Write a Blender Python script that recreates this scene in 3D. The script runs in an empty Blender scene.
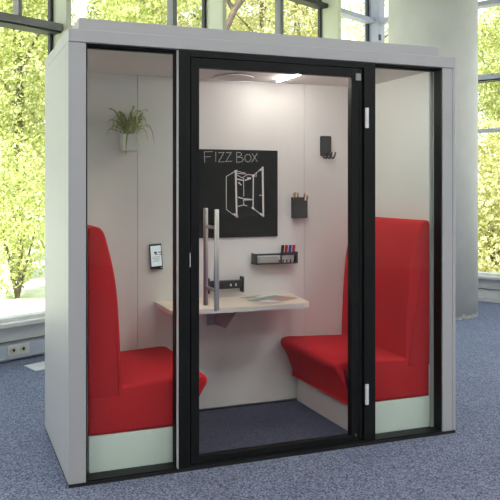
import bpy, bmesh, math, random
import numpy as np
from mathutils import Vector, Matrix
random.seed(7)
S = bpy.context.scene
COL = S.collection
PI = math.pi

# ------------------------------------------------------------------ materials
def mat(name, rgb=(.5, .5, .5), rough=.5, metal=0.0, spec=.5, noise=0, nscale=40, bump=0, bscale=200, sheen=0, coat=0):
    m = bpy.data.materials.new(name); m.use_nodes = True
    nt = m.node_tree; b = nt.nodes['Principled BSDF']
    b.inputs['Base Color'].default_value = (*rgb, 1)
    b.inputs['Roughness'].default_value = rough
    b.inputs['Metallic'].default_value = metal
    b.inputs['Specular IOR Level'].default_value = spec
    if coat: b.inputs['Coat Weight'].default_value = coat
    if sheen:
        b.inputs['Sheen Weight'].default_value = sheen
        b.inputs['Sheen Tint'].default_value = (*[min(1, c * 1.6 + .1) for c in rgb], 1)
    tc = nt.nodes.new('ShaderNodeTexCoord')
    if noise:
        n = nt.nodes.new('ShaderNodeTexNoise'); n.inputs['Scale'].default_value = nscale; n.inputs['Detail'].default_value = 3
        r = nt.nodes.new('ShaderNodeValToRGB')
        r.color_ramp.elements[0].position = .3; r.color_ramp.elements[1].position = .7
        r.color_ramp.elements[0].color = (*[c * (1 - noise) for c in rgb], 1)
        r.color_ramp.elements[1].color = (*[min(1, c * (1 + noise)) for c in rgb], 1)
        nt.links.new(tc.outputs['Object'], n.inputs['Vector'])
        nt.links.new(n.outputs['Fac'], r.inputs['Fac']); nt.links.new(r.outputs['Color'], b.inputs['Base Color'])
    if bump:
        n2 = nt.nodes.new('ShaderNodeTexNoise'); n2.inputs['Scale'].default_value = bscale; n2.inputs['Detail'].default_value = 2
        bp = nt.nodes.new('ShaderNodeBump'); bp.inputs['Strength'].default_value = bump; bp.inputs['Distance'].default_value = .003
        nt.links.new(tc.outputs['Object'], n2.inputs['Vector'])
        nt.links.new(n2.outputs['Fac'], bp.inputs['Height']); nt.links.new(bp.outputs['Normal'], b.inputs['Normal'])
    return m

def glass_mat(name, tint, ior=1.45, gloss=(1, 1, 1)):
    m = bpy.data.materials.new(name); m.use_nodes = True
    nt = m.node_tree; nt.nodes.clear()
    out = nt.nodes.new('ShaderNodeOutputMaterial'); mix = nt.nodes.new('ShaderNodeMixShader')
    tr = nt.nodes.new('ShaderNodeBsdfTransparent'); tr.inputs['Color'].default_value = (*tint, 1)
    gl = nt.nodes.new('ShaderNodeBsdfGlossy'); gl.inputs['Roughness'].default_value = .01; gl.inputs['Color'].default_value = (*gloss, 1)
    fr = nt.nodes.new('ShaderNodeFresnel'); fr.inputs['IOR'].default_value = ior
    geo = nt.nodes.new('ShaderNodeNewGeometry'); inv = nt.nodes.new('ShaderNodeMath'); inv.operation = 'SUBTRACT'; inv.inputs[0].default_value = 1
    mul = nt.nodes.new('ShaderNodeMath'); mul.operation = 'MULTIPLY'      # only the outer face of a pane reflects
    nt.links.new(geo.outputs['Backfacing'], inv.inputs[1]); nt.links.new(inv.outputs[0], mul.inputs[0])
    nt.links.new(fr.outputs['Fac'], mul.inputs[1]); nt.links.new(mul.outputs[0], mix.inputs['Fac'])
    nt.links.new(tr.outputs[0], mix.inputs[1]); nt.links.new(gl.outputs[0], mix.inputs[2])
    nt.links.new(mix.outputs[0], out.inputs['Surface'])
    return m

def emit(name, rgb, strength):
    m = bpy.data.materials.new(name); m.use_nodes = True
    nt = m.node_tree; nt.nodes.clear()
    out = nt.nodes.new('ShaderNodeOutputMaterial'); e = nt.nodes.new('ShaderNodeEmission')
    e.inputs['Color'].default_value = (*rgb, 1); e.inputs['Strength'].default_value = strength
    nt.links.new(e.outputs[0], out.inputs['Surface'])
    return m

def leaf_mat(name, dark, mid, light, trans=.45):
    m = bpy.data.materials.new(name); m.use_nodes = True
    nt = m.node_tree; nt.nodes.clear()
    out = nt.nodes.new('ShaderNodeOutputMaterial')
    geo = nt.nodes.new('ShaderNodeNewGeometry'); r = nt.nodes.new('ShaderNodeValToRGB')
    e = r.color_ramp.elements; e[0].color = (*dark, 1); e[1].color = (*light, 1)
    k = e.new(.5); k.color = (*mid, 1)
    d = nt.nodes.new('ShaderNodeBsdfDiffuse'); t = nt.nodes.new('ShaderNodeBsdfTranslucent')
    mix = nt.nodes.new('ShaderNodeMixShader'); mix.inputs['Fac'].default_value = trans
    nt.links.new(geo.outputs['Random Per Island'], r.inputs['Fac'])
    nt.links.new(r.outputs['Color'], d.inputs['Color']); nt.links.new(r.outputs['Color'], t.inputs['Color'])
    nt.links.new(d.outputs[0], mix.inputs[1]); nt.links.new(t.outputs[0], mix.inputs[2])
    nt.links.new(mix.outputs[0], out.inputs['Surface'])
    return m

def carpet_mat(name, a, b, scale):
    m = bpy.data.materials.new(name); m.use_nodes = True
    nt = m.node_tree; p = nt.nodes['Principled BSDF']
    p.inputs['Roughness'].default_value = .95; p.inputs['Specular IOR Level'].default_value = .1
    p.inputs['Sheen Weight'].default_value = .45; p.inputs['Sheen Roughness'].default_value = .5
    p.inputs['Sheen Tint'].default_value = (.55, .64, 1, 1)
    tc = nt.nodes.new('ShaderNodeTexCoord')
    n = nt.nodes.new('ShaderNodeTexVoronoi'); n.inputs['Scale'].default_value = scale; n.inputs['Randomness'].default_value = 1
    n3 = nt.nodes.new('ShaderNodeTexNoise'); n3.inputs['Scale'].default_value = 3.0; n3.inputs['Detail'].default_value = 3
    r = nt.nodes.new('ShaderNodeValToRGB')
    r.color_ramp.elements[0].position = .22; r.color_ramp.elements[1].position = .80
    r.color_ramp.elements[0].color = (*a, 1); r.color_ramp.elements[1].color = (*b, 1)
    mm = nt.nodes.new('ShaderNodeMix'); mm.data_type = 'RGBA'; mm.blend_type = 'MULTIPLY'; mm.inputs['Factor'].default_value = .35
    r3 = nt.nodes.new('ShaderNodeValToRGB'); r3.color_ramp.elements[0].position = .35; r3.color_ramp.elements[1].position = .65
    r3.color_ramp.elements[0].color = (.6, .6, .62, 1); r3.color_ramp.elements[1].color = (1, 1, 1, 1)
    bp = nt.nodes.new('ShaderNodeBump'); bp.inputs['Strength'].default_value = .3; bp.inputs['Distance'].default_value = .003
    L = nt.links.new
    L(tc.outputs['Object'], n.inputs['Vector']); L(tc.outputs['Object'], n3.inputs['Vector'])
    L(n.outputs['Color'], r.inputs['Fac']); L(n3.outputs['Fac'], r3.inputs['Fac'])
    L(r.outputs['Color'], mm.inputs[6]); L(r3.outputs['Color'], mm.inputs[7])
    L(mm.outputs[2], p.inputs['Base Color'])
    L(n.outputs['Distance'], bp.inputs['Height']); L(bp.outputs['Normal'], p.inputs['Normal'])
    return m

M = dict(
    shell=mat('light_grey_lacquer', (.425, .425, .43), .45, spec=.35),
    inner=mat('pale_laminate', (.82, .81, .79), .5, spec=.3),
    basew=mat('white_laminate', (.86, .86, .82), .45),
    black=mat('black_powder_coat', (.0065, .0072, .0068), .5, spec=.22),
    rubber=mat('black_rubber', (.008, .008, .008), .7),
    alu=mat('brushed_aluminium', (.66, .67, .69), .4, metal=.15),
    steel=mat('stainless_steel', (.66, .64, .62), .28, metal=1.0),
    chrome=mat('satin_hinge_metal', (.85, .85, .87), .35, metal=.3),
    red=mat('red_wool', (.60, .024, .030), .9, spec=.12, noise=.12, nscale=260, bump=.35, bscale=420, sheen=.12),
    wood=mat('pale_birch', (.86, .77, .63), .5, noise=.05, nscale=7),
    edge=mat('table_edge_band', (.80, .78, .74), .5),
    grey=mat('grey_bracket_metal', (.46, .46, .50), .4),
    board=mat('chalkboard', (.014, .016, .017), .8, spec=.2, noise=.25, nscale=9),
    chalk=mat('white_chalk', (.85, .85, .84), .95, spec=.05, noise=.15, nscale=300),
    chalkthin=mat('thin_chalk', (.62, .62, .60), .95, spec=.05, noise=.3, nscale=300),
    anth=mat('anthracite_metal', (.035, .037, .038), .5),
    dial=mat('dark_felt_grey', (.05, .053, .055), .85),
    eraser=mat('grey_felt', (.42, .41, .38), .95, spec=.1),
    mred=mat('red_plastic', (.5, .02, .02), .35), mblue=mat('blue_plastic', (.02, .06, .45), .35),
    mblk=mat('black_plastic', (.02, .022, .024), .35), mwhite=mat('white_plastic', (.75, .75, .75), .35),
    pencil=mat('pencil_lacquer', (.03, .03, .05), .4), pwood=mat('pencil_wood', (.55, .33, .14), .7),
    pot=mat('white_ceramic', (.80, .80, .80), .35),
    soil=mat('potting_soil', (.03, .02, .012), .95),
    leafg=mat('green_leaf', (.13, .25, .05), .5, noise=.35, nscale=30),
    leafy=mat('cream_leaf', (.60, .64, .30), .5),
    screen=emit('lit_phone_screen', (.92, .94, 1.0), .62),
    ink=mat('screen_ink', (.05, .05, .06), .5), inkl=mat('screen_pale_ink', (.3, .31, .33), .5),
    led=emit('warm_led', (1, .93, .86), 138),
    lamp=emit('fill_panel_diffuser', (.985, .965, 1), 11.8),  # glow of the ceiling panels added to brighten the room
    ceilp=mat('booth_ceiling', (.84, .84, .82), .6),
    vent=mat('vent_grey', (.30, .30, .29), .6),
    frame=mat('grey_window_frame', (.20, .20, .195), .5),
    framed=mat('dark_window_gasket', (.035, .036, .034), .6),
    fin=mat('pale_painted_fin', (.64, .66, .50), .5),
    frameb=mat('bluish_painted_frame', (.42, .44, .58), .5),
    sill=mat('white_sill', (.74, .74, .73), .5, noise=.06, nscale=8),
    wallp=mat('white_parapet_panel', (.62, .63, .64), .6),
    trunkg=mat('blue_grey_trunking', (.46, .50, .60), .5),
    ceil=mat('white_ceiling', (.75, .75, .74), .9),
    roomw=mat('far_room_wall', (.75, .75, .73), .9),
    conc=mat('painted_concrete', (.76, .755, .74), .8, noise=.04, nscale=4, bump=.25, bscale=60),
    scuff=mat('scuffed_concrete', (.42, .41, .39), .95, noise=.6, nscale=26),
    brass=mat('socket_brass', (.62, .57, .42), .4, metal=.1),
    bark=mat('tree_bark', (.13, .10, .075), .9, noise=.4, nscale=14, bump=.6, bscale=30),
    gravel=mat('pale_gravel', (.62, .66, .50), .95, noise=.15, nscale=5),
    lawn=mat('dry_lawn', (.46, .44, .26), .95, noise=.35, nscale=6),
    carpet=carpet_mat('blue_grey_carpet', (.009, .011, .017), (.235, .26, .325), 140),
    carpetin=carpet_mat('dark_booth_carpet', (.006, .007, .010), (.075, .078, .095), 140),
    gside=glass_mat('green_tinted_glass', (.92, .96, .935), 1.35),
    gdoor=glass_mat('door_glass', (.95, .95, .945), 1.3),
    gwin=glass_mat('window_glass', (.97, .98, .965), 1.35),
    pteal=mat('brochure_teal', (.20, .29, .31), .4), pred=mat('brochure_red', (.52, .22, .19), .4),
    pgreen=mat('brochure_green', (.40, .46, .08), .4), pwhite=mat('brochure_paper', (.8, .79, .75), .5),
)
LEAFA = leaf_mat('sunny_leaves', (.30, .36, .09), (.58, .62, .25), (.86, .85, .52))
LEAFB = leaf_mat('green_leaves', (.20, .28, .08), (.46, .54, .20), (.74, .76, .42))
LEAFC = leaf_mat('yellow_leaves', (.34, .38, .12), (.64, .63, .30), (.90, .84, .56))

# ------------------------------------------------------------------ mesh helpers
def BM(): return bmesh.new()

def box(bm, x0, x1, y0, y1, z0, z1):
    v = [bm.verts.new(p) for p in ((x0, y0, z0), (x1, y0, z0), (x1, y1, z0), (x0, y1, z0), (x0, y0, z1), (x1, y0, z1), (x1, y1, z1), (x0, y1, z1))]
    for f in ((3, 2, 1, 0), (4, 5, 6, 7), (0, 1, 5, 4), (1, 2, 6, 5), (2, 3, 7, 6), (3, 0, 4, 7)):
        bm.faces.new([v[i] for i in f])
    return bm

def prism(bm, pts, off):
    """polygon of 3-D points pushed along off"""
    off = Vector(off)
    a = [bm.verts.new(p) for p in pts]; b = [bm.verts.new(Vector(p) + off) for p in pts]
    n = len(pts)
    bm.faces.new(a[::-1]); bm.faces.new(b)
    for i in range(n):
        bm.faces.new((a[i], a[(i + 1) % n], b[(i + 1) % n], b[i]))
    bmesh.ops.recalc_face_normals(bm, faces=bm.faces)
    return bm

def tube(bm, pts, r, n=12, r2=None):
    pts = [Vector(p) for p in pts]; rings = []
    for i, p in enumerate(pts):
        d = (pts[min(i + 1, len(pts) - 1)] - pts[max(i - 1, 0)]).normalized()
        u = d.cross(Vector((0, 0, 1)))
        if u.length < .05: u = d.cross(Vector((0, 1, 0)))
        u.normalize(); w = d.cross(u)
        rr = r if r2 is None else r + (r2 - r) * i / (len(pts) - 1)
        rings.append([bm.verts.new(p + rr * (math.cos(2 * PI * k / n) * u + math.sin(2 * PI * k / n) * w)) for k in range(n)])
    for a, b in zip(rings, rings[1:]):
        for k in range(n):
            bm.faces.new((a[k], a[(k + 1) % n], b[(k + 1) % n], b[k]))
    bm.faces.new(rings[0][::-1]); bm.faces.new(rings[-1])
    bmesh.ops.recalc_face_normals(bm, faces=bm.faces)
    return bm

OFF = {}
def obj(name, bm, m, parent=None, bevel=0, smooth=False, seg=2, base=None):
    """link bm (in world coordinates) as one mesh object; base = world point of its origin when top-level"""
    off = OFF[parent] if parent else Vector(base or (0, 0, 0))
    bmesh.ops.translate(bm, verts=bm.verts, vec=-off)
    me = bpy.data.meshes.new(name); bm.to_mesh(me); bm.free()
    if m: me.materials.append(m)
    if smooth:
        for p in me.polygons: p.use_smooth = True
    o = bpy.data.objects.new(name, me); COL.objects.link(o)
    if parent: o.parent = parent
    else: o.location = off
    OFF[o] = off
    if bevel:
        b = o.modifiers.new('bevel', 'BEVEL'); b.width = bevel; b.segments = seg; b.limit_method = 'ANGLE'; b.angle_limit = math.radians(40)
        b.harden_normals = False
    return o

def tag(o, label, cat, group=None):
    o['label'] = label; o['category'] = cat
    if group: o['group'] = group
    return o

def thing(name, label, cat, loc, group=None):
    o = bpy.data.objects.new(name, None); COL.objects.link(o)
    o.empty_display_size = .05; o.location = loc; OFF[o] = Vector(loc)
    return tag(o, label, cat, group)

def struct(o):
    o['kind'] = 'structure'; return o

# ------------------------------------------------------------------ camera, on a level tripod with the lens shifted down
CX, CY, CZ = -.5408, -3.7644, 1.468
TH = math.radians(21.67); c_, s_ = math.cos(TH), math.sin(TH)
cd = bpy.data.cameras.new('camera'); cam = bpy.data.objects.new('camera', cd); COL.objects.link(cam)
cam.location = (CX, CY, CZ); cam.rotation_euler = (PI / 2, 0, -TH)
cd.sensor_width = 36; cd.lens = 36 * 757 / 500; cd.shift_y = -62 / 500; cd.clip_end = 300
S.camera = cam

# ------------------------------------------------------------------ the room: two glazed walls meeting at a corner, turned against the booth
def plan(X, Z): return Vector((CX + X * c_ + Z * s_, CY - X * s_ + Z * c_, 0))
A_ORG = plan(-2.10, 6.37)
A_DIR = (plan(.6514, .7587) - plan(0, 0)).normalized()
A_NRM = (plan(.7587, -.6514) - plan(0, 0)).normalized()      # into the room
LEN = 5.976
CORNER = A_ORG + A_DIR * LEN
B_DIR = A_NRM                                                # right wall runs from the corner towards the viewer
B_NRM = -A_DIR
def WA(a, n, z): p = A_ORG + A_DIR * a + A_NRM * n; return Vector((p.x, p.y, z))
def WB(b, n, z): p = CORNER + B_DIR * b + B_NRM * n; return Vector((p.x, p.y, z))

def wbox(bm, W, a0, a1, n0, n1, z0, z1):
    prism(bm, [W(a0, n0, z0), W(a1, n0, z0), W(a1, n1, z0), W(a0, n1, z0)], (0, 0, z1 - z0))
    return bm

CEIL = 4.30
A0, B1 = -8.0, 13.0
struct(obj('floor', prism(BM(), [WA(A0, 0, -.06), WA(LEN, 0, -.06), WB(B1, 0, -.06), WA(A0, B1, -.06)], (0, 0, .06)), M['carpet']))
struct(obj('ceiling', prism(BM(), [WA(A0, -.3, CEIL), WA(LEN + .3, -.3, CEIL), WB(B1, -.3, CEIL), WA(A0, B1, CEIL)], (0, 0, .12)), M['ceil']))

def wall(W, a0, a1, name, sillname):
    bm = BM(); wbox(bm, W, a0, a1, -.14, 0.0, .0, .30)
    o = struct(obj(name, bm, M['wallp']))
    bm = BM(); wbox(bm, W, a0, a1, .0, .012, .155, .165)
    obj('panel_seam', bm, M['frame'], o)
    bm = BM(); wbox(bm, W, a0, a1, -.14, .10, .30, .335)
    struct(obj(sillname, bm, M['sill'], bevel=.004))
    return o
struct(obj('wall_back', wbox(BM(), WA, A0 - .15, B1 + 6, B1, B1 + .15, .0, CEIL), M['roomw']))
struct(obj('wall_side', wbox(BM(), WA, A0 - .15, A0, .0, B1, .0, CEIL), M['roomw']))
wall(WA, A0, LEN - .001, 'wall_left', 'trim_1')
wall(WB, .102, B1, 'wall_right', 'trim_2')
bm = BM(); wbox(bm, WB, .10, B1, .0, .06, .0, .055)
struct(obj('baseboard_right', bm, M['wallp'], bevel=.004))

def window(n, W, a0, a1, fm, fin=None, mull=(), z2=True, finm='fin'):
    """one bay: panes, the horizontal rails, its left-hand gasket, its fin post"""
    bm = BM(); wbox(bm, W, a0 + .003, a1 - .003, -.085, -.065, .336, CEIL - .002)
    o = struct(obj('window_%d' % n, bm, M['gwin']))
    rails = [(2.865, 2.928, .10), (3.83, 3.89, .05)] + ([(2.19, 2.235, .04)] if z2 else [])
    for i, (z0, z1, d) in enumerate(rails):
        bm = BM(); wbox(bm, W, a0 + .004, a1 - .004, -.11, d, z0, z1)
        obj('window_rail', bm, fm if i != 1 or fm is M['frameb'] else M['framed'], o, bevel=.003)
        if i == 0:
            bm = BM(); wbox(bm, W, a0 + .004, a1 - .004, -.11, d - .03, z0 - .016, z0)
            obj('gasket', bm, M['framed'], o)
    bm = BM(); wbox(bm, W, a0 + .004, a1 - .004, -.11, .02, .336, .365)
    obj('window_rail', bm, M['sill'], o)
    bm = BM(); wbox(bm, W, a1 - .032, a1 - .002, -.095, -.055, .336, CEIL - .004)
    obj('gasket', bm, M['framed'], o)
    for (m0, m1, zz) in mull:
        bm = BM(); wbox(bm, W, m0, m1, -.10, -.01, zz, CEIL - .004)
        obj('mullion', bm, M['frame'], o, bevel=.003)
    if fin:
        bm = BM(); wbox(bm, W, a1, a1 + fin[0], -.11, fin[1], .336, CEIL - .004)
        obj('fin_post', bm, M[finm], o, bevel=.004)
    return o
window(1, WA, -7.9, -3.6, M['frame'], (.055, .14), ((-5.8, -5.7, 2.93),), False)
window(2, WA, -3.54, -1.5, M['frame'], (.055, .14), ((-2.6, -2.54, 2.93),), False)
window(3, WA, -1.44, .563, M['frame'], (.055, .14), ((.180, .215, 2.93),), False)
window(4, WA, .62, 2.55, M['frame'], (.062, .19), ((2.0, 2.06, .34),))
window(5, WA, 2.615, 4.74, M['frame'], (.07, .21), ((3.81, 3.87, .34),))
window(6, WA, 4.815, LEN - .06, M['frameb'])
bm = BM(); wbox(bm, WA, LEN - .055, LEN + .12, -.14, .10, .0, CEIL - .004)
o = struct(obj('trim_3', bm, M['frameb'], bevel=.004))
bm = BM(); wbox(bm, WA, LEN - .057, LEN + .0, .1, .112, 3.58, 3.66); obj('dark_joint', bm, M['framed'], o)
window(7, WB, .105, 1.9, M['frameb'])
window(8, WB, 1.91, 4.6, M['frame'], (.06, .18))
window(9, WB, 4.665, 7.2, M['frame'], (.06, .18))
window(10, WB, 7.265, 12.9, M['frame'])

# cable trunking under the left windows with its two sockets
tr = obj('cable_trunking', wbox(BM(), WA, A0 + .05, 4.9, .004, .075, .025, .150), M['trunkg'], bevel=.004, base=WA(0, .04, .025))
tag(tr, 'long blue-grey cable trunking with round sockets along the left window wall', 'cable duct')
bm = BM(); wbox(bm, WA, A0 + .05, 4.9, .074, .082, .038, .043); obj('lid_joint', bm, M['wallp'], tr)
fp = obj('socket_plate', wbox(BM(), WA, .015, .228, .075, .081, .055, .148), M['wallp'], tr, bevel=.002)
for a in (.072, .165):
    p = WA(a, .081, .103)
    bm = BM(); tube(bm, [p, p + A_NRM * .008], .028, 24); k = obj('socket', bm, M['brass'], fp)
    bm = BM(); tube(bm, [p + A_NRM * .008, p + A_NRM * .0092], .014, 16); obj('socket_well', bm, M['framed'], fp)

# floor box lid on the carpet
hp = [Vector((.031, 2.708, 0.001)), Vector((.104, 2.492, 0.001))]
e = A_DIR * .34
bm = BM(); prism(bm, [hp[0], hp[1], hp[1] + e, hp[0] + e], (0, 0, .008))
tag(obj('floor_box', bm, M['wallp'], bevel=.002, base=hp[0]), 'flat light grey floor box lid on the blue carpet by the left windows', 'floor box')

# round concrete column
D = 9.15; R = .513; ang = math.radians(13.55)
cc = plan(D * math.sin(ang), D * math.cos(ang))
bm = BM(); tube(bm, [cc + Vector((0, 0, .0005)), cc + Vector((0, 0, CEIL - .001))], R, 72)
col = obj('column', bm, M['conc'], smooth=False, base=cc); struct(col)
for p in col.data.polygons: p.use_smooth = len(p.vertices) == 4
bm = BM(); rnd = random.Random(3)
vs0 = []; vs1 = []
for k in range(96):
    t = 2 * PI * k / 96; d = Vector((math.cos(t), math.sin(t), 0))
    vs0.append(bm.verts.new(cc + d * (R + .002) + Vector((0, 0, .001)))); vs1.append(bm.verts.new(cc + d * (R + .002) + Vector((0, 0, .02 + .05 * rnd.random()))))
for k in range(96):
    bm.faces.new((vs0[k], vs0[(k + 1) % 96], vs1[(k + 1) % 96], vs1[k]))
obj('scuffed_foot', bm, M['scuff'], col)

# unseen ceiling panels, added as fill light for room, booth front and column
def lamp(p, group):
    t = thing('fill_panel', 'unseen square white fill light panel added at the ceiling over the carpet', 'fill light', (p.x, p.y, CEIL - .06), group)
    w = .62
    f = BM()
    for (x0, x1, y0, y1) in ((-w, w, -w, -w + .03), (-w, w, w - .03, w), (-w, -w + .03, -w + .03, w - .03), (w - .03, w, -w + .03, w - .03)):
        box(f, p.x + x0, p.x + x1, p.y + y0, p.y + y1, CEIL - .06, CEIL - .001)
    obj('fill_panel_frame', f, M['sill'], t)
    d = BM(); box(d, p.x - w + .03, p.x + w - .03, p.y - w + .03, p.y + w - .03, CEIL - .05, CEIL - .04)
    obj('diffuser', d, M['lamp'], t)
    return t
FILL_PANELS = [(-2.6, -2.4), (.6, -2.6), (3.6, -2.2), (-2.6, -5.6), (1.0, -5.8), (4.6, -5.0), (6.3, -1.9), (8.4, .2)]
for x, y in FILL_PANELS: lamp(Vector((x, y, 0)), 'added fill light panels')

# ------------------------------------------------------------------ the booth
W_, D_, H_ = 2.283, .979, 2.25
booth = thing('office_booth', 'tall light grey office booth with glass front and black framed door on blue carpet', 'office booth', (W_ / 2, D_ / 2, 0))
obj('plinth', box(BM(), .003, W_ - .003, .0, D_ - .004, .0, .016), M['rubber'], booth)
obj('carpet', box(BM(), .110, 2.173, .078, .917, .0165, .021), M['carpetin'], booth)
IN0, IN1, YB, ZC = .108, 2.175, .92, 2.178
for x0, x1 in ((0, IN0), (IN1, W_)):
    obj('side_panel', box(BM(), x0, x1, .1015, D_, .0165, 2.183), M['shell'], booth, bevel=.003)
for x0, x1, xs0, xs1 in ((.0, .086, 0, 0), (2.1895, W_, 2.259, 2.2605)):
    bm = BM()
    if xs1:
        box(bm, x0, xs0, .0, .1, .0165, 2.183); box(bm, xs1, x1, .0, .1, .0165, 2.183)
    else:
        box(bm, x0, x1, .0, .1, .0165, 2.183)
    obj('corner_post', bm, M['shell'], booth, bevel=.003)
# fascia ring, in front and on both sides, roof plate inside it
bm = BM(); box(bm, .0, W_, .0, D_, 2.1855, H_)
obj('roof_fascia', bm, M['shell'], booth, bevel=.004)
obj('roof_cap', box(BM(), .058, 2.207, .05, D_ - .03, H_ + .0005, 2.316), M['shell'], booth, bevel=.004)
obj('ceiling_panel', box(BM(), IN0, IN1, .105, YB, ZC, 2.185), M['ceilp'], booth)
for x0, x1 in ((IN0 + .001, .559), (.5615, 1.719), (1.7215, IN1 - .001)):
    obj('back_panel', box(BM(), x0, x1, YB, YB + .025, .034, ZC), M['inner'], booth)
obj('back_shell', box(BM(), IN0, IN1, YB + .0255, D_, .0165, 2.183), M['shell'], booth)
for x0, x1 in ((IN0, IN0 + .004), (IN1 - .004, IN1)):
    obj('side_lining', box(BM(), x0, x1, .112, YB - .001, .022, ZC - .001), M['inner'], booth)
# glazed sides with black channels
def side(x0, x1, ya, yb):
    bm = BM(); t = .006
    box(bm, x0, x0 + t, ya, .09, .017, 2.183); box(bm, x1 - t, x1, yb, .0775, .017, 2.183)
    box(bm, x0 + t, x1 - t, .003, .082, .017, .024); box(bm, x0 + t, x1 - t, .055, .09, 2.170, 2.183)
    box(bm, x0 + t, x1 - t, .020, .055, 2.178, 2.183)
    ch = obj('glazing_channel', bm, M['black'], booth)
    obj('side_glass', box(BM(), x0 + t, x1 - t, .066, .076, .0242, 2.169), M['gside'], ch)
side(.0875, .5555, .008, .038); side(1.7315, 2.188, .038, .008)
# door frame
FX0, FX1 = .5585, 1.7285
bm = BM()
box(bm, FX0, .6215, .0, .085, .0165, 2.182); box(bm, 1.655, FX1, .0, .085, .0165, 2.182)
box(bm, .6215, 1.655, .0, .085, 2.150, 2.182); box(bm, .6215, 1.655, .0, .085, .0165, .028)
fr = obj('door_frame', bm, M['black'], booth, bevel=.002)
bm = BM(); box(bm, .623, .628, .022, .08, .03, 2.148); box(bm, 1.648, 1.654, .022, .08, .03, 2.148)
obj('rebate_seal', bm, M['rubber'], fr)
obj('edge_strip', box(BM(), FX0 - .0022, FX0 - .0002, .001, .036, .018, 2.180), M['alu'], fr)
obj('latch_plate', box(BM(), .6185, .6225, -.0015, .006, 1.058, 1.131), M['chrome'], fr)
# door leaf
bm = BM()
y0, y1 = .004, .05
box(bm, .627, .672, y0, y1, .031, 2.146); box(bm, 1.575, 1.622, y0, y1, .031, 2.146)
box(bm, .672, 1.575, y0, y1, 2.098, 2.146); box(bm, .672, 1.575, y0, y1, .031, .066)
door = obj('door', bm, M['black'], booth, bevel=.002)
obj('glass_pane', box(BM(), .672, 1.575, .022, .032, .066, 2.098), M['gdoor'], door)
bm = BM(); box(bm, 1.628, 1.647, .010, .045, .04, 2.14); obj('hinge_rail', bm, M['black'], door, bevel=.002)
HX = .745
for yy, z0, z1 in ((-.06, .832, 1.357), (.118, .836, 1.360)):
    bm = BM(); tube(bm, [(HX, yy, z0), (HX, yy, z1)], .0128, 20); h = obj('pull_handle', bm, M['steel'], door, smooth=False, bevel=.002)
    for p in h.data.polygons: p.use_smooth = len(p.vertices) == 4
for z in (.935, 1.262):
    bm = BM(); tube(bm, [(HX, -.06, z), (HX, .118, z)], .009, 14); obj('handle_standoff', bm, M['steel'], door, smooth=True)
for z0, z1 in ((1.81, 1.924), (.237, .351)):
    bm = BM(); tube(bm, [(1.668, -.007, z0), (1.668, -.007, z1)], .011, 16)
    tube(bm, [(1.668, -.007, z1 - .022), (1.668, -.007, z1 - .018)], .0122, 16); tube(bm, [(1.668, -.007, z0 + .018), (1.668, -.007, z0 + .022)], .0122, 16)
    obj('hinge', bm, M['chrome'], door)
bm = BM(); box(bm, 1.600, 1.632, -.004, .004, 2.078, 2.118); obj('pivot_fitting', bm, M['vent'], door, bevel=.002)
bm = BM(); tube(bm, [(1.60, .0035, .068), (1.60, -.002, .068)], .007, 12); obj('pivot_bolt', bm, M['anth'], door)

# booth lamp and vent in its ceiling
t = thing('light_bar', 'lit slim lamp bar on the ceiling inside the booth', 'lamp', (1.462, .70, ZC - .014))
obj('housing', box(BM(), 1.450, 1.474, .135, .785, ZC - .006, ZC - .0005), M['alu'], t)
obj('diffuser', box(BM(), 1.456, 1.468, .14, .78, ZC - .014, ZC - .0062), M['led'], t)
t = thing('ceiling_vent', 'round flat grey vent disc on the ceiling inside the booth', 'vent', (1.13, .72, ZC - .016))
bm = BM(); tube(bm, [(1.13, .72, ZC - .016), (1.13, .72, ZC - .008)], .125, 40); obj('disc', bm, M['inner'], t, bevel=.003)
bm = BM(); tube(bm, [(1.13, .72, ZC - .0078), (1.13, .72, ZC - .0005)], .09, 32); obj('collar', bm, M['anth'], t)

# ------------------------------------------------------------------ the two benches
SEAT = [(.0, .206), (.522, .206), (.540, .216), (.558, .258), (.606, .365), (.632, .405), (.641, .430), (.636, .452), (.616, .465), (.575, .469), (.5, .464), (.20, .452), (.0, .450)]
BACK = [(.0, .395), (.150, .395), (.168, .405), (.174, .43), (.172, .52), (.167, .64), (.156, .84), (.141, .99), (.120, 1.10), (.100, 1.18), (.084, 1.235), (.064, 1.262), (.036, 1.272), (.014, 1.270), (.003, 1.258), (.0, 1.24)]
def rounded(profile, fx, y0, y1, r=.02, seg=4):
    """profile swept along y with softly rounded end faces"""
    bm = BM(); cx = sum(p[0] for p in profile) / len(profile); cz = sum(p[1] for p in profile) / len(profile)
    rings = []
    ys = [(y0 + r * (1 - math.sin(PI / 2 * k / seg)), r * (1 - math.cos(PI / 2 * k / seg))) for k in range(seg, -1, -1)]
    ys = [(y0 + r - r * math.cos(PI / 2 * k / seg), r * (1 - math.sin(PI / 2 * k / seg))) for k in range(seg + 1)]
    ys += [(y1 - (y - y0), i) for (y, i) in ys[::-1]]
    n = len(profile)
    def inset(i, d):
        p0, p1, p2 = (Vector(profile[(i + k) % n]) for k in (-1, 0, 1))
        a = (p1 - p0).normalized(); b = (p2 - p1).normalized()
        na = Vector((-a.y, a.x)); nb = Vector((-b.y, b.x)); m = (na + nb)
        m = m.normalized() if m.length > 1e-6 else na
        return p1 + m * d / max(.5, m.dot(na))
    for y, d in ys:
        ring = []
        for i in range(n):
            q = inset(i, d)
            ring.append(bm.verts.new((fx(q.x), y, q.y)))
        rings.append(ring)
    for a, b in zip(rings, rings[1:]):
        for k in range(n): bm.faces.new((a[k], a[(k + 1) % n], b[(k + 1) % n], b[k]))
    bm.faces.new(rings[0][::-1]); bm.faces.new(rings[-1])
    bmesh.ops.recalc_face_normals(bm, faces=bm.faces)
    return bm
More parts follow.
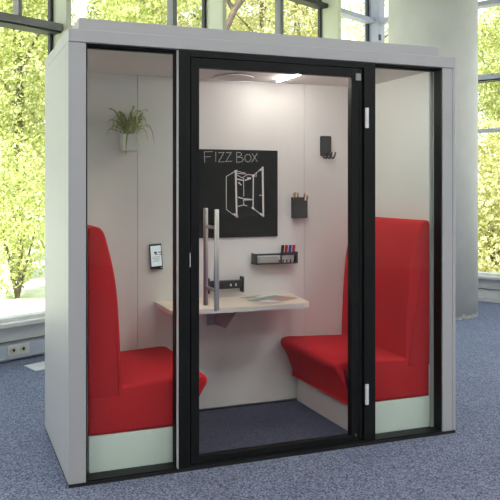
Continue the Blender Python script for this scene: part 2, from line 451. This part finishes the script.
def dense(profile, sub):
    """Catmull-Rom smoothing of the outline between its points"""
    out = []; n = len(profile)
    for i in range(n):
        p = [Vector(profile[(i + k) % n]) for k in (-1, 0, 1, 2)]
        for s in range(sub):
            t = s / sub
            if (p[2] - p[1]).length > .3 or abs(p[1].x) < 1e-4 or abs(p[2].x) < 1e-4:
                q = p[1].lerp(p[2], t)
            else:
                q = .5 * ((2 * p[1]) + (p[2] - p[0]) * t + (2 * p[0] - 5 * p[1] + 4 * p[2] - p[3]) * t * t + (3 * p[1] - p[0] - 3 * p[2] + p[3]) * t ** 3)
            out.append((q.x, q.y))
    return out
def bench(fx, label, xc):
    t = thing('bench', label, 'bench', (xc, .5, .021), 'red upholstered benches in the booth')
    a, b = sorted((fx(.005), fx(.510)))
    obj('base', box(BM(), a, b, .101, .908, .0215, .205), M['basew'], t, bevel=.003)
    obj('seat_cushion', rounded(dense(SEAT, 3), fx, .100, .905, .022, 5), M['red'], t, smooth=True)
    obj('backrest', rounded(dense(BACK, 3), fx, .0985, .905, .012, 4), M['red'], t, smooth=True)
    for ch in t.children[1:]:
        m = ch.modifiers.new('edge', 'EDGE_SPLIT'); m.split_angle = math.radians(50)
    return t
bench(lambda u: IN0 + .0042 + u, 'red upholstered bench on white base below the hanging spider plant', .4)
bench(lambda u: IN1 - .0042 - u, 'red upholstered bench on white base at the hinge side of the booth', 1.9)

# ------------------------------------------------------------------ table and what lies on it
tp = [(.668, .9195), (.664, .53), (.672, .508), (.69, .497), (1.515, .497), (1.55, .507), (1.572, .545), (1.625, .9195)]
t = thing('wall_table', 'pale wooden wall table with white edge under the blackboard', 'table', (1.1, .9, .56))
obj('tabletop', prism(BM(), [(x, y, .7475) for x, y in tp], (0, 0, .0025)), M['wood'], t)
obj('edge_band', prism(BM(), [(x, y, .722) for x, y in tp], (0, 0, .0254)), M['edge'], t)
bm = BM(); prism(bm, [(1.075, .52, .7215), (1.075, .9195, .7215), (1.075, .9195, .575), (1.075, .72, .585)], (.008, 0, 0))
box(bm, 1.020, 1.075, .52, .9195, .7155, .7215); box(bm, 1.02, 1.075, .9135, .9195, .575, .7155)
obj('bracket', bm, M['grey'], t, bevel=.001)

def booklet(name, label, cx, cy, w, h, rot, z, parts):
    t = thing(name, label, 'brochure', (cx, cy, z), 'brochures on the booth table')
    R_ = Matrix.Rotation(rot, 3, 'Z')
    def q(x, y): v = R_ @ Vector((x, y, 0)); return (cx + v.x, cy + v.y)
    def slab(x0, x1, y0, y1, z0, z1):
        return prism(BM(), [(*q(x0, y0), z0), (*q(x1, y0), z0), (*q(x1, y1), z0), (*q(x0, y1), z0)], (0, 0, z1 - z0))
    obj('pages', slab(-w / 2, w / 2, -h / 2, h / 2, z, z + .003), M['pwhite'], t)
    for nm, m, x0, x1, y0, y1 in parts:
        obj(nm, slab(x0 * w / 2, x1 * w / 2, y0 * h / 2, y1 * h / 2, z + .0031, z + .0036), M[m], t)
    return t
booklet('brochure', 'pale brochure with yellow-green stripes beside the red-edged one on the table', 1.315, .828, .15, .12, .30, .7503, (('cover_stripe', 'pgreen', -1, 1, .25, .9), ('cover_photo', 'pteal', -1, .2, -.4, .2)))
booklet('brochure', 'open brochure with teal page and red page lying on the table corner', 1.385, .69, .285, .19, .51, .7542, (('cover_photo', 'pteal', -1, 1, .1, 1), ('cover_band', 'pred', -.25, 1, -.95, .08)))

# power strip standing at the back of the table
t = thing('power_strip', 'black power strip with two end brackets at the back of the table', 'power strip', (1.13, .88, .7503))
obj('body', box(BM(), 1.018, 1.247, .868, .915, .812, .864), M['anth'], t, bevel=.003)
for x in (1.010, 1.247):
    obj('end_bracket', box(BM(), x, x + .010, .862, .9195, .7505, .885) if 0 else box(BM(), x, x + .010, .862, .9195, .785, .885), M['anth'], t, bevel=.002)
for x in (1.05, 1.10, 1.165, 1.20):
    bm = BM()
    tube(bm, [(x, .868, .836), (x, .8655, .836)], .017 if x < 1.12 else .012, 18)
    obj('socket_face', bm, M['mblk'], t)
for x in (1.165, 1.20): obj('socket_port', box(BM(), x - .005, x + .005, .8648, .8654, .828, .844), M['mwhite'], t)

# ------------------------------------------------------------------ on the back wall
y = YB - .0005
t = thing('blackboard', 'square blackboard with a white chalk sketch and chalk lettering on the booth wall', 'blackboard', (1.24, y, 1.14))
obj('board', box(BM(), .955, 1.517, y - .011, y, 1.143, 1.720), M['board'], t, bevel=.001)
def px_plane(px, py, yy):
    X = (px - 250) / 757; Y = -(py - 188) / 757
    d = (X * c_ + s_, -X * s_ + c_, Y); k = (yy - CY) / d[1]
    return (CX + k * d[0], CZ + k * d[2])
def strokes(bm, lines, w, yy):
    for ln in lines:
        for (a, b) in zip(ln, ln[1:]):
            a, b = Vector(a), Vector(b); d = (b - a)
            if d.length < 1e-5: continue
            d.normalize(); n = Vector((-d.y, d.x)) * w / 2; e = d * w * .25
            q = [a - e + n, a - e - n, b + e - n * .8, b + e + n * .8]
            prism(bm, [(p.x, yy, p.y) for p in q], (0, -.0006, 0))
yb = y - .0112
def T(x, z): return px_plane(180 + x / 4.167, 130 + z / 4.167, yb)
def G(x, z): return px_plane(205 + x / 7.143, 160 + z / 7.143, yb)
bm = BM()
strokes(bm, [[T(*p) for p in l] for l in (
    [(103, 135), (101, 91), (137, 90)], [(102, 112), (128, 111)], [(149, 92), (149, 132)],
    [(160, 95), (184, 93), (160, 133), (186, 132)], [(192, 95), (214, 93), (191, 131), (216, 130)],
    [(236, 92), (236, 135), (258, 132), (264, 124), (258, 115), (238, 113), (254, 107), (257, 99), (250, 94), (236, 93)],
    [(283 + 13 * math.cos(k * PI / 8), 117 + 16 * math.sin(k * PI / 8)) for k in range(17)],
    [(300, 98), (322, 132)], [(322, 97), (299, 134)])], .0036, yb)
obj('chalk_lettering', bm, M['chalkthin'], t)
bm = BM()
strokes(bm, [[G(*p) for p in l] for l in (
    [(152, 118), (185, 98), (218, 80)], [(152, 118), (152, 352), (188, 380), (225, 405)], [(218, 78), (290, 94)], [(222, 95), (292, 100)],
    [(230, 108), (265, 128), (305, 103), (345, 108)], [(275, 130), (277, 260)], [(275, 285), (278, 320)],
    [(235, 332), (278, 320), (300, 328)], [(352, 104), (408, 58)], [(348, 348), (412, 400)], [(388, 252), (412, 252)], [(366, 96), (364, 120)])], .0048, yb)
strokes(bm, [[G(*p) for p in l] for l in (
    [(345, 105), (343, 348)], [(230, 136), (270, 146)], [(240, 160), (258, 178)], [(285, 145), (326, 132)], [(302, 128), (326, 128)], [(238, 266), (280, 278), (336, 282)], [(280, 284), (330, 284)])], .0085, yb - .0007)
strokes(bm, [[G(*p) for p in l] for l in (
    [(219, 78), (226, 408)], [(411, 52), (416, 402)], [(205, 386), (232, 404)], [(212, 82), (228, 76)], [(392, 72), (412, 60)], [(395, 384), (418, 400)], [(336, 340), (350, 350)], [(338, 112), (352, 112)])], .0135, yb - .0014)
obj('chalk_sketch', bm, M['chalk'], t)

# wall shelf with eraser and four markers
SX0, SX1, SZ0, SZ1, SY = 1.328, 1.632, .963, 1.035, .838
t = thing('wall_shelf', 'narrow black metal pen shelf on the wall beside the blackboard', 'wall shelf', (1.478, y, SZ0))
bm = BM()
box(bm, SX0, SX1, SY, y, SZ0, SZ0 + .004); box(bm, SX0, SX1, y - .004, y, SZ0 + .004, SZ0 + .02)
obj('tray', bm, M['anth'], t)
bm = BM()
box(bm, SX0, SX1, SY - .004, SY, SZ0, SZ0 + .009); box(bm, SX0, 1.512, SY - .004, SY, SZ1 - .012, SZ1)
box(bm, SX0, SX0 + .010, SY - .004, SY, SZ0 + .009, SZ1 - .012); box(bm, SX1 - .010, SX1, SY - .004, SY, SZ0 + .009, SZ1 + .006)
box(bm, 1.505, 1.515, SY - .004, SY, SZ0 + .009, SZ1 + .006); box(bm, 1.515, SX1 - .010, SY - .004, SY, SZ1 - .016, SZ1 + .006)
obj('front_rail', bm, M['anth'], t)
obj('end_plate', box(BM(), SX0, SX0 + .003, SY, y - .004, SZ0 + .004, SZ1), M['anth'], t)
obj('end_plate', box(BM(), SX1 - .003, SX1, SY, y - .004, SZ0 + .004, SZ1 + .006), M['anth'], t)
tag(obj('board_eraser', box(BM(), 1.346, 1.500, SY + .004, SY + .05, SZ0 + .0042, SZ0 + .048), M['eraser'], bevel=.012, seg=4, base=(1.42, SY + .03, SZ0 + .004)),
    'light grey felt eraser lying in the black wall shelf', 'eraser')
for i, (mm, nm) in enumerate((('mblk', 'black'), ('mred', 'red'), ('mblue', 'blue'), ('mred', 'red'))):
    x = 1.522 + .0275 * i; dx = .016
    lab = {0: 'black capped marker in the wall shelf, beside the eraser', 1: 'red capped marker in the wall shelf, between black and blue markers',
           2: 'blue capped marker standing in the wall shelf', 3: 'red capped marker at the outer end of the wall shelf'}[i]
    b = Vector((x, SY + .028, SZ0 + .0045)); top = Vector((x + dx, SY + .030, SZ0 + .122))
    t = thing('marker', lab, 'marker', b, 'markers in the wall shelf')
    bm = BM(); tube(bm, [b, b.lerp(top, .62)], .0082, 14); obj('barrel', bm, M['mwhite'], t)
    bm = BM(); tube(bm, [b.lerp(top, .60), b.lerp(top, .97), top], .0098, 14); obj('cap', bm, M[mm], t, bevel=.0015)

# pencil box
t = thing('pencil_box', 'dark grey pencil box with sloping rim hanging on the booth wall', 'pencil box', (1.665, y, 1.262))
BX0, BX1, BY0 = 1.622, 1.718, .862
def rim(x): u = (x - BX0) / (BX1 - BX0); return 1.405 - .030 * max(0, u - .15) ** 1.3 / .8
xs = [BX0 + (BX1 - BX0) * k / 8 for k in range(9)]
bm = BM(); prism(bm, [(x, BY0, 1.264) for x in (BX0, BX1)] + [(x, BY0, rim(x)) for x in xs[::-1]], (0, .004, 0))
obj('front', bm, M['dial'], t)
bm = BM(); box(bm, BX0, BX1, y - .004, y, 1.264, 1.405); box(bm, BX0, BX0 + .004, BY0 + .004, y - .004, 1.268, 1.404)
box(bm, BX1 - .004, BX1, BY0 + .004, y - .004, 1.268, 1.372); box(bm, BX0, BX1, BY0 + .004, y - .004, 1.264, 1.268)
obj('box_body', bm, M['dial'], t)
PEN = [(1.632, .876, -.014, 1.434, 1), (1.640, .888, -.004, 1.440, 1), (1.650, .876, .003, 1.432, 0), (1.658, .895, .002, 1.438, 1), (1.690, .880, .020, 1.433, 0), (1.703, .870, .028, 1.416, 0)]
PL = ['wooden pencil nearest the blackboard in the wall pencil box', 'second wooden pencil from the blackboard in the wall pencil box', 'dark pencil among the wooden pencils in the wall pencil box',
      'wooden pencil farthest from the blackboard in the wall pencil box', 'taller dark pencil leaning at the low side of the pencil box', 'shorter dark pencil leaning at the low side of the pencil box']
for (x, yy, lean, zt, wood), lab in zip(PEN, PL):
    b = Vector((x - lean * .3, yy, 1.2685)); top = Vector((x + lean * .7, yy, zt))
    t = thing('pencil', lab, 'pencil', b, 'pencils in the wall box')
    bm = BM(); tube(bm, [b, b.lerp(top, .9)], .0045, 8); obj('shaft', bm, M['pwood'] if wood else M['pencil'], t)
    bm = BM(); tube(bm, [b.lerp(top, .9), top], .0062, 8, .0035 if wood else .0055); obj('tip', bm, M['pwood'], t)

# coat hook
t = thing('coat_hook', 'dark grey coat hook on the booth wall above the pencil box', 'coat hook', (1.878, y, 1.67))
pl = []
for k in range(7): pl.append((1.914 - .010 + .010 * math.cos(PI / 2 * k / 6), 1.818 + .010 * math.sin(PI / 2 * k / 6)))
for k in range(7): pl.append((1.842 - .010 * math.sin(PI / 2 * k / 6) + 0, 1.818 + .010 * math.cos(PI / 2 * k / 6)))
pl += [(1.832, 1.715), (1.914, 1.715)]
bm = BM(); prism(bm, [(x, y, z) for x, z in pl], (0, -.016, 0)); obj('back_plate', bm, M['dial'], t, bevel=.003)
bm = BM(); prism(bm, [(1.834, y, 1.714), (1.912, y, 1.714), (1.912, y, 1.690), (1.834, y, 1.690)], (0, -.012, 0)); obj('foot_plate', bm, M['anth'], t)
for x in (1.846, 1.874, 1.902):
    bm = BM(); tube(bm, [(x, y - .012, 1.706), (x, y - .035, 1.678), (x + .004, y - .055, 1.672), (x + .010, y - .068, 1.690), (x + .014, y - .072, 1.714)], .006, 8)
    obj('prong', bm, M['anth'], t, smooth=True)
t.location.x += .008

# phone in its small wall cradle
t = thing('smartphone', 'black phone with lit white screen leaning in a cradle on the booth wall', 'phone', (.674, y - .01, .965))
R_ = Matrix.Rotation(math.radians(-4), 3, 'Y')
pc = Vector((.6735, y - .018, 1.040))
def pbox(x0, x1, z0, z1, ya, yb_):
    q = [pc + R_ @ Vector(p) for p in ((x0, ya, z0), (x1, ya, z0), (x1, ya, z1), (x0, ya, z1))]
    return prism(BM(), q, (0, yb_ - ya, 0))
obj('case', pbox(-.0395, .0395, -.075, .075, .004, -.005), M['mblk'], t, bevel=.003)
obj('screen', pbox(-.034, .034, -.066, .064, -.0051, -.0057), M['screen'], t)
bm = BM()
def pb(bm, x0, x1, z0, z1):
    q = [pc + R_ @ Vector(p) for p in ((x0, -.0058, z0), (x1, -.0058, z0), (x1, -.0058, z1), (x0, -.0058, z1))]
    prism(bm, q, (0, -.0004, 0))
pb(bm, -.012, .006, .014, .026); pb(bm, .014, .033, .018, .024); pb(bm, .020, .034, .004, .009); pb(bm, -.010, .012, .006, .010)
obj('screen_icon', bm, M['ink'], t)
bm = BM()
for z, w in ((-.008, .024), (-.016, .026), (-.026, .018), (-.036, .020)): pb(bm, -w, w, z, z + .003)
obj('screen_line', bm, M['inkl'], t)
t2 = tag(obj('phone_cradle', box(box(BM(), .640, .716, y - .032, y, .955, .9605), .650, .706, y - .009, y, .9605, 1.02), M['mblk'], bevel=.001, base=(.678, y, .955)),
         'small dark wall cradle holding the phone on the booth wall', 'phone holder')

# plant pot with spider plant
t = thing('potted_plant', 'spider plant with striped leaves in white square pot on the booth wall', 'plant', (.492, .87, 1.697))
bm = BM(); px0, px1, py0, py1 = .444, .542, .822, y
for (za, zb, i0, i1) in ((1.697, 1.80, .004, 0),):
    a = [bm.verts.new(p) for p in ((px0 + i0, py0 + i0, za), (px1 - i0, py0 + i0, za), (px1 - i0, py1, za), (px0 + i0, py1, za))]
    b = [bm.verts.new(p) for p in ((px0, py0, zb), (px1, py0, zb), (px1, py1, zb), (px0, py1, zb))]
    c2 = [bm.verts.new(p) for p in ((px0 + .005, py0 + .005, zb), (px1 - .005, py0 + .005, zb), (px1 - .005, py1 - .005, zb), (px0 + .005, py1 - .005, zb))]
    d2 = [bm.verts.new((v.co.x, v.co.y, zb - .02)) for v in c2]
    bm.faces.new(a[::-1])
    for u, v in ((a, b), (b, c2), (c2, d2)):
        for k in range(4): bm.faces.new((u[k], u[(k + 1) % 4], v[(k + 1) % 4], v[k]))
    bm.faces.new(d2)
    bmesh.ops.recalc_face_normals(bm, faces=bm.faces)
obj('pot', bm, M['pot'], t, bevel=.002)
obj('soil', box(BM(), px0 + .006, px1 - .006, py0 + .006, py1 - .006, 1.782, 1.792), M['soil'], t)
rnd = random.Random(11)
def leafstrip(bm, az, reach, rise, droop, w, start):
    """arching strap leaf, three strips wide, the middle strip paler"""
    n = 9; rows = []
    ca, sa = math.cos(az), math.sin(az)
    for k in range(n + 1):
        u = k / n
        r = reach * (1 - (1 - u) ** 1.6); z = rise * math.sin(min(1, u * 1.25) * PI / 2) - droop * u ** 2.4
        p = start + Vector((ca * r, min(sa * r, .915 - start.y if sa > 0 else 9), z))
        p.y = min(p.y, .912 - .002 * rnd.random())
        ww = w * (.55 + .9 * u) * (1 - u ** 4) / 1.1 + .0006
        sd = Vector((-sa, ca, 0)); up = Vector((0, 0, 1))
        sd = (sd * .75 + up * .25 * (1 if ca < 0 else -1)).normalized()
        rows.append([bm.verts.new(p + sd * ww * f + Vector((0, 0, .0015 * abs(f)))) for f in (-1, -.38, .38, 1)])
    for a, b in zip(rows, rows[1:]):
        for k in range(3):
            f = bm.faces.new((a[k], a[k + 1], b[k + 1], b[k])); f.material_index = 1 if k != 1 else 0; f.smooth = True
bm = BM(); ctr = Vector((.492, .866, 1.793))
spec = [(PI * .985, .165, .185, .04, .0065), (.03, .155, .18, .03, .0065), (.02, .145, .13, .20, .006), (PI * 1.04, .155, .10, .11, .006),
        (PI * 1.30, .055, .04, .165, .0075), (-PI * .30, .10, .05, .19, .006), (PI * .99, .15, .07, .13, .006)]
for k in range(58):
    az = rnd.choice((rnd.uniform(PI * .93, PI * 1.35), rnd.uniform(PI * 1.65, PI * 2.07), rnd.uniform(PI * 1.0, PI * 2.0)))
    spec.append((az, rnd.uniform(.05, .135) * (1 if abs(math.sin(az)) < .7 else .7), rnd.uniform(.07, .19), rnd.uniform(.02, .13), rnd.uniform(.005, .0085)))
for s in spec:
    leafstrip(bm, *s, ctr + Vector((rnd.uniform(-.032, .032), rnd.uniform(-.03, .015), 0)))
fo = obj('foliage', bm, M['leafg'], t, smooth=True); fo.data.materials.append(M['leafy'])

# ------------------------------------------------------------------ outside: ground and trees
struct(obj('ground', box(BM(), -70, 70, -70, 90, -.5, -.12), M['gravel']))
bm = BM(); prism(bm, [WB(-4, -3.0, -.119), WB(-4, -40, -.119), WB(30, -40, -.119), WB(30, -3.0, -.119)], (0, 0, .03))
struct(obj('lawn', bm, M['lawn']))

def leaves(blobs, n, size, rng, m, name, parent, shell=.55):
    """n leaves scattered through ellipsoid blobs (centre, radii)"""
    vol = np.array([b[1][0] * b[1][1] * b[1][2] for b in blobs]); w = vol ** .8; w /= w.sum()
    idx = rng.choice(len(blobs), n, p=w)
    d = rng.normal(size=(n, 3)); d /= np.linalg.norm(d, axis=1)[:, None]
    r = (shell + (1 - shell) * rng.random(n)) ** .7 * (.92 + .25 * rng.random(n))
    c = np.array([b[0] for b in blobs])[idx]; rad = np.array([b[1] for b in blobs])[idx]
    p = c + d * rad * r[:, None]
    p = p[p[:, 2] > -.1]; n = len(p)
    u = rng.normal(size=(n, 3)); u /= np.linalg.norm(u, axis=1)[:, None]
    v = np.cross(u, rng.normal(size=(n, 3))); v /= np.linalg.norm(v, axis=1)[:, None]
    s = size * (.55 + .9 * rng.random(n))[:, None]
    q = np.stack([p - u * s, p + v * s * .55, p + u * s, p - v * s * .55], 1).reshape(-1, 3) - np.array(OFF[parent])
    me = bpy.data.meshes.new(name)
    me.vertices.add(4 * n); me.vertices.foreach_set('co', q.ravel())
    me.loops.add(4 * n); me.loops.foreach_set('vertex_index', np.arange(4 * n, dtype=np.int32))
    me.polygons.add(n); me.polygons.foreach_set('loop_start', np.arange(0, 4 * n, 4, dtype=np.int32))
    me.polygons.foreach_set('loop_total', np.full(n, 4, dtype=np.int32))
    me.update(calc_edges=True); me.validate()
    me.materials.append(m)
    o = bpy.data.objects.new(name, me); COL.objects.link(o); o.parent = parent
    return o

def tree(X, Z, label, m, h=7.5, r=2.0, n=9000, size=.10, z0=1.0, lean=(0, 0), seed=1, thick=.12, name='tree'):
    b = plan(X, Z); rng = np.random.default_rng(seed)
    t = thing(name, label, 'tree' if name == 'tree' else 'shrub', (b.x, b.y, -.12), 'trees outside the windows' if name == 'tree' else 'shrubs outside the windows')
    top = Vector((b.x + lean[0], b.y + lean[1], h * .8))
    bm = BM()
    b0 = Vector((b.x, b.y, -.12))
    if name == 'tree':
        tube(bm, [b0, b0.lerp(top, .35) + Vector((.06, .03, 0)), b0.lerp(top, .7), top], thick, 10, thick * .35)
        for k in range(6):
            s0 = b0.lerp(top, .35 + .09 * k); a = rng.random() * 6.3
            tube(bm, [s0, s0 + Vector((math.cos(a) * r * .35, math.sin(a) * r * .35, .5)), s0 + Vector((math.cos(a) * r * .7, math.sin(a) * r * .7, .8))], thick * .4, 7, thick * .1)
    else:
        for k in range(5):
            a = 6.28 * k / 5
            tube(bm, [b0, b0 + Vector((math.cos(a) * r * .3, math.sin(a) * r * .3, h * .5))], .03, 6, .01)
    obj('trunk' if name == 'tree' else 'stems', bm, M['bark'], t)
    blobs = []
    nb = 13 if name == 'tree' else 6
    for k in range(nb):
        f = k / (nb - 1)
        zz = z0 + (h - z0) * (.08 + .86 * f)
        rr = r * (.75 + .45 * math.sin(PI * min(1, f * .9 + .1))) * .62
        a = rng.random() * 6.28; q = r * .45 * rng.random()
        cx_ = b.x + lean[0] * f + math.cos(a) * q; cy_ = b.y + lean[1] * f + math.sin(a) * q
        blobs.append(((cx_, cy_, zz), (rr, rr, rr * .75)))
    leaves(blobs, n, size, rng, m, 'crown', t)
    return t
SP = dict(n=26000, size=.038)
tree(-7.4, 13.0, 'yellow-green leafy tree farthest along the left windows', LEAFA, 7.5, 1.1, seed=1, z0=.9, **SP)
tree(-4.0, 13.0, 'bright leafy tree nearest the large left window pane', LEAFA, 7.8, 1.12, seed=2, z0=.35, **SP)
tree(-2.35, 12.4, 'slender tree with leaning trunk outside the upper windows', LEAFA, 7.0, .8, 6000, .045, 3.6, lean=(2.6, -.5), seed=5, thick=.11)
tree(-5.0, 16.2, 'sunny yellow-green tree behind the one at the left pane', LEAFC, 8.5, 1.1, seed=3, z0=.8, **SP)
tree(-2.0, 16.2, 'sunny tree outside the upper windows over the plant', LEAFC, 8.5, 1.1, seed=4, z0=1.2, **SP)
tree(1.0, 16.2, 'yellow-green tree outside the upper windows over the blackboard', LEAFC, 9.0, 1.1, seed=6, z0=1.2, **SP)
tree(-8.8, 19.4, 'green tree in the second row outside the left windows', LEAFB, 9.5, 1.1, seed=7, z0=.6, **SP)
tree(-5.8, 19.4, 'tall green tree in the second row over the booth roof', LEAFA, 9.5, 1.1, seed=8, z0=.6, **SP)
tree(-2.8, 19.4, 'tall tree in the second row near the leaning trunk', LEAFA, 9.5, 1.1, seed=9, z0=.6, **SP)
tree(.3, 19.4, 'pale yellow tree seen beside the window corner', LEAFC, 9.0, 1.1, seed=10, z0=.6, **SP)
tree(3.6, 22.2, 'thin sparse tree seen through the corner window by the column', LEAFC, 8.5, 1.1, 6000, .05, 1.0, seed=11)
for k, (X, lab) in enumerate(((-12.4, 'hazy tree at the outer end of the farthest row'), (-9.8, 'second hazy tree of the farthest row outside the left windows'), (-7.0, 'third hazy tree of the farthest row outside the left windows'),
                              (-4.1, 'fourth hazy tree of the farthest row outside the left windows'), (-1.0, 'hazy tree of the farthest row behind the pale yellow one'))):
    tree(X, 22.8, lab, (LEAFB, LEAFA, LEAFC)[k % 3], 10.5, 1.25, 14000, .075, .5, seed=30 + k, thick=.16)
tree(5.9, 17.2, 'green tree with dark gaps outside the window right of the column', LEAFA, 8.0, 1.15, seed=12, z0=1.3, **SP)
tree(9.2, 17.0, 'rounded tree outside the far right windows', LEAFC, 7.5, 1.15, seed=13, z0=1.0, **SP)
tree(7.6, 20.6, 'tall yellow-green tree beyond the lawn behind the column', LEAFA, 9.0, 1.15, seed=14, z0=.6, **SP)
tree(11.0, 20.4, 'tall green tree beyond the lawn at the far right', LEAFB, 9.0, 1.15, seed=15, z0=.6, **SP)
tree(4.6, 14.2, 'low yellow-green shrub outside the window right of the column', LEAFC, 2.6, 1.0, 12000, .04, .1, seed=16, name='shrub')
tree(7.4, 14.0, 'spreading shrub outside the far right windows', LEAFA, 2.2, 1.1, 5000, .06, .1, seed=17, name='shrub')
tree(-3.35, 10.9, 'sparse low shrub on pale gravel outside the left window pane', LEAFA, 2.0, .85, 5200, .032, .15, seed=18, name='shrub')

# ------------------------------------------------------------------ light
w = bpy.data.worlds.new('World'); S.world = w; w.use_nodes = True
nt = w.node_tree; bg = nt.nodes['Background']
tc = nt.nodes.new('ShaderNodeTexCoord'); sp = nt.nodes.new('ShaderNodeSeparateXYZ'); rp = nt.nodes.new('ShaderNodeValToRGB')
rp.color_ramp.elements[0].position = 0.0; rp.color_ramp.elements[0].color = (.97, .97, .94, 1)
rp.color_ramp.elements[1].position = .75; rp.color_ramp.elements[1].color = (.66, .78, .97, 1)
nt.links.new(tc.outputs['Generated'], sp.inputs[0]); nt.links.new(sp.outputs['Z'], rp.inputs['Fac']); nt.links.new(rp.outputs['Color'], bg.inputs['Color'])
bg.inputs['Strength'].default_value = 2.5
sd = bpy.data.lights.new('sun', 'SUN'); sd.energy = 11; sd.angle = math.radians(1.5); sd.color = (1, .95, .86)
so = bpy.data.objects.new('sun', sd); COL.objects.link(so)
so.rotation_euler = (A_DIR * .62 - A_NRM * .22 + Vector((0, 0, -1))).to_track_quat('-Z', 'Y').to_euler()

S.view_settings.view_transform = 'Standard'; S.view_settings.look = 'None'
S.view_settings.gamma = 1; S.view_settings.use_curve_mapping = False
S.view_settings.exposure = 0.08
S.cycles.max_bounces = 10; S.cycles.diffuse_bounces = 5; S.cycles.transparent_max_bounces = 24
S.cycles.sample_clamp_indirect = 6
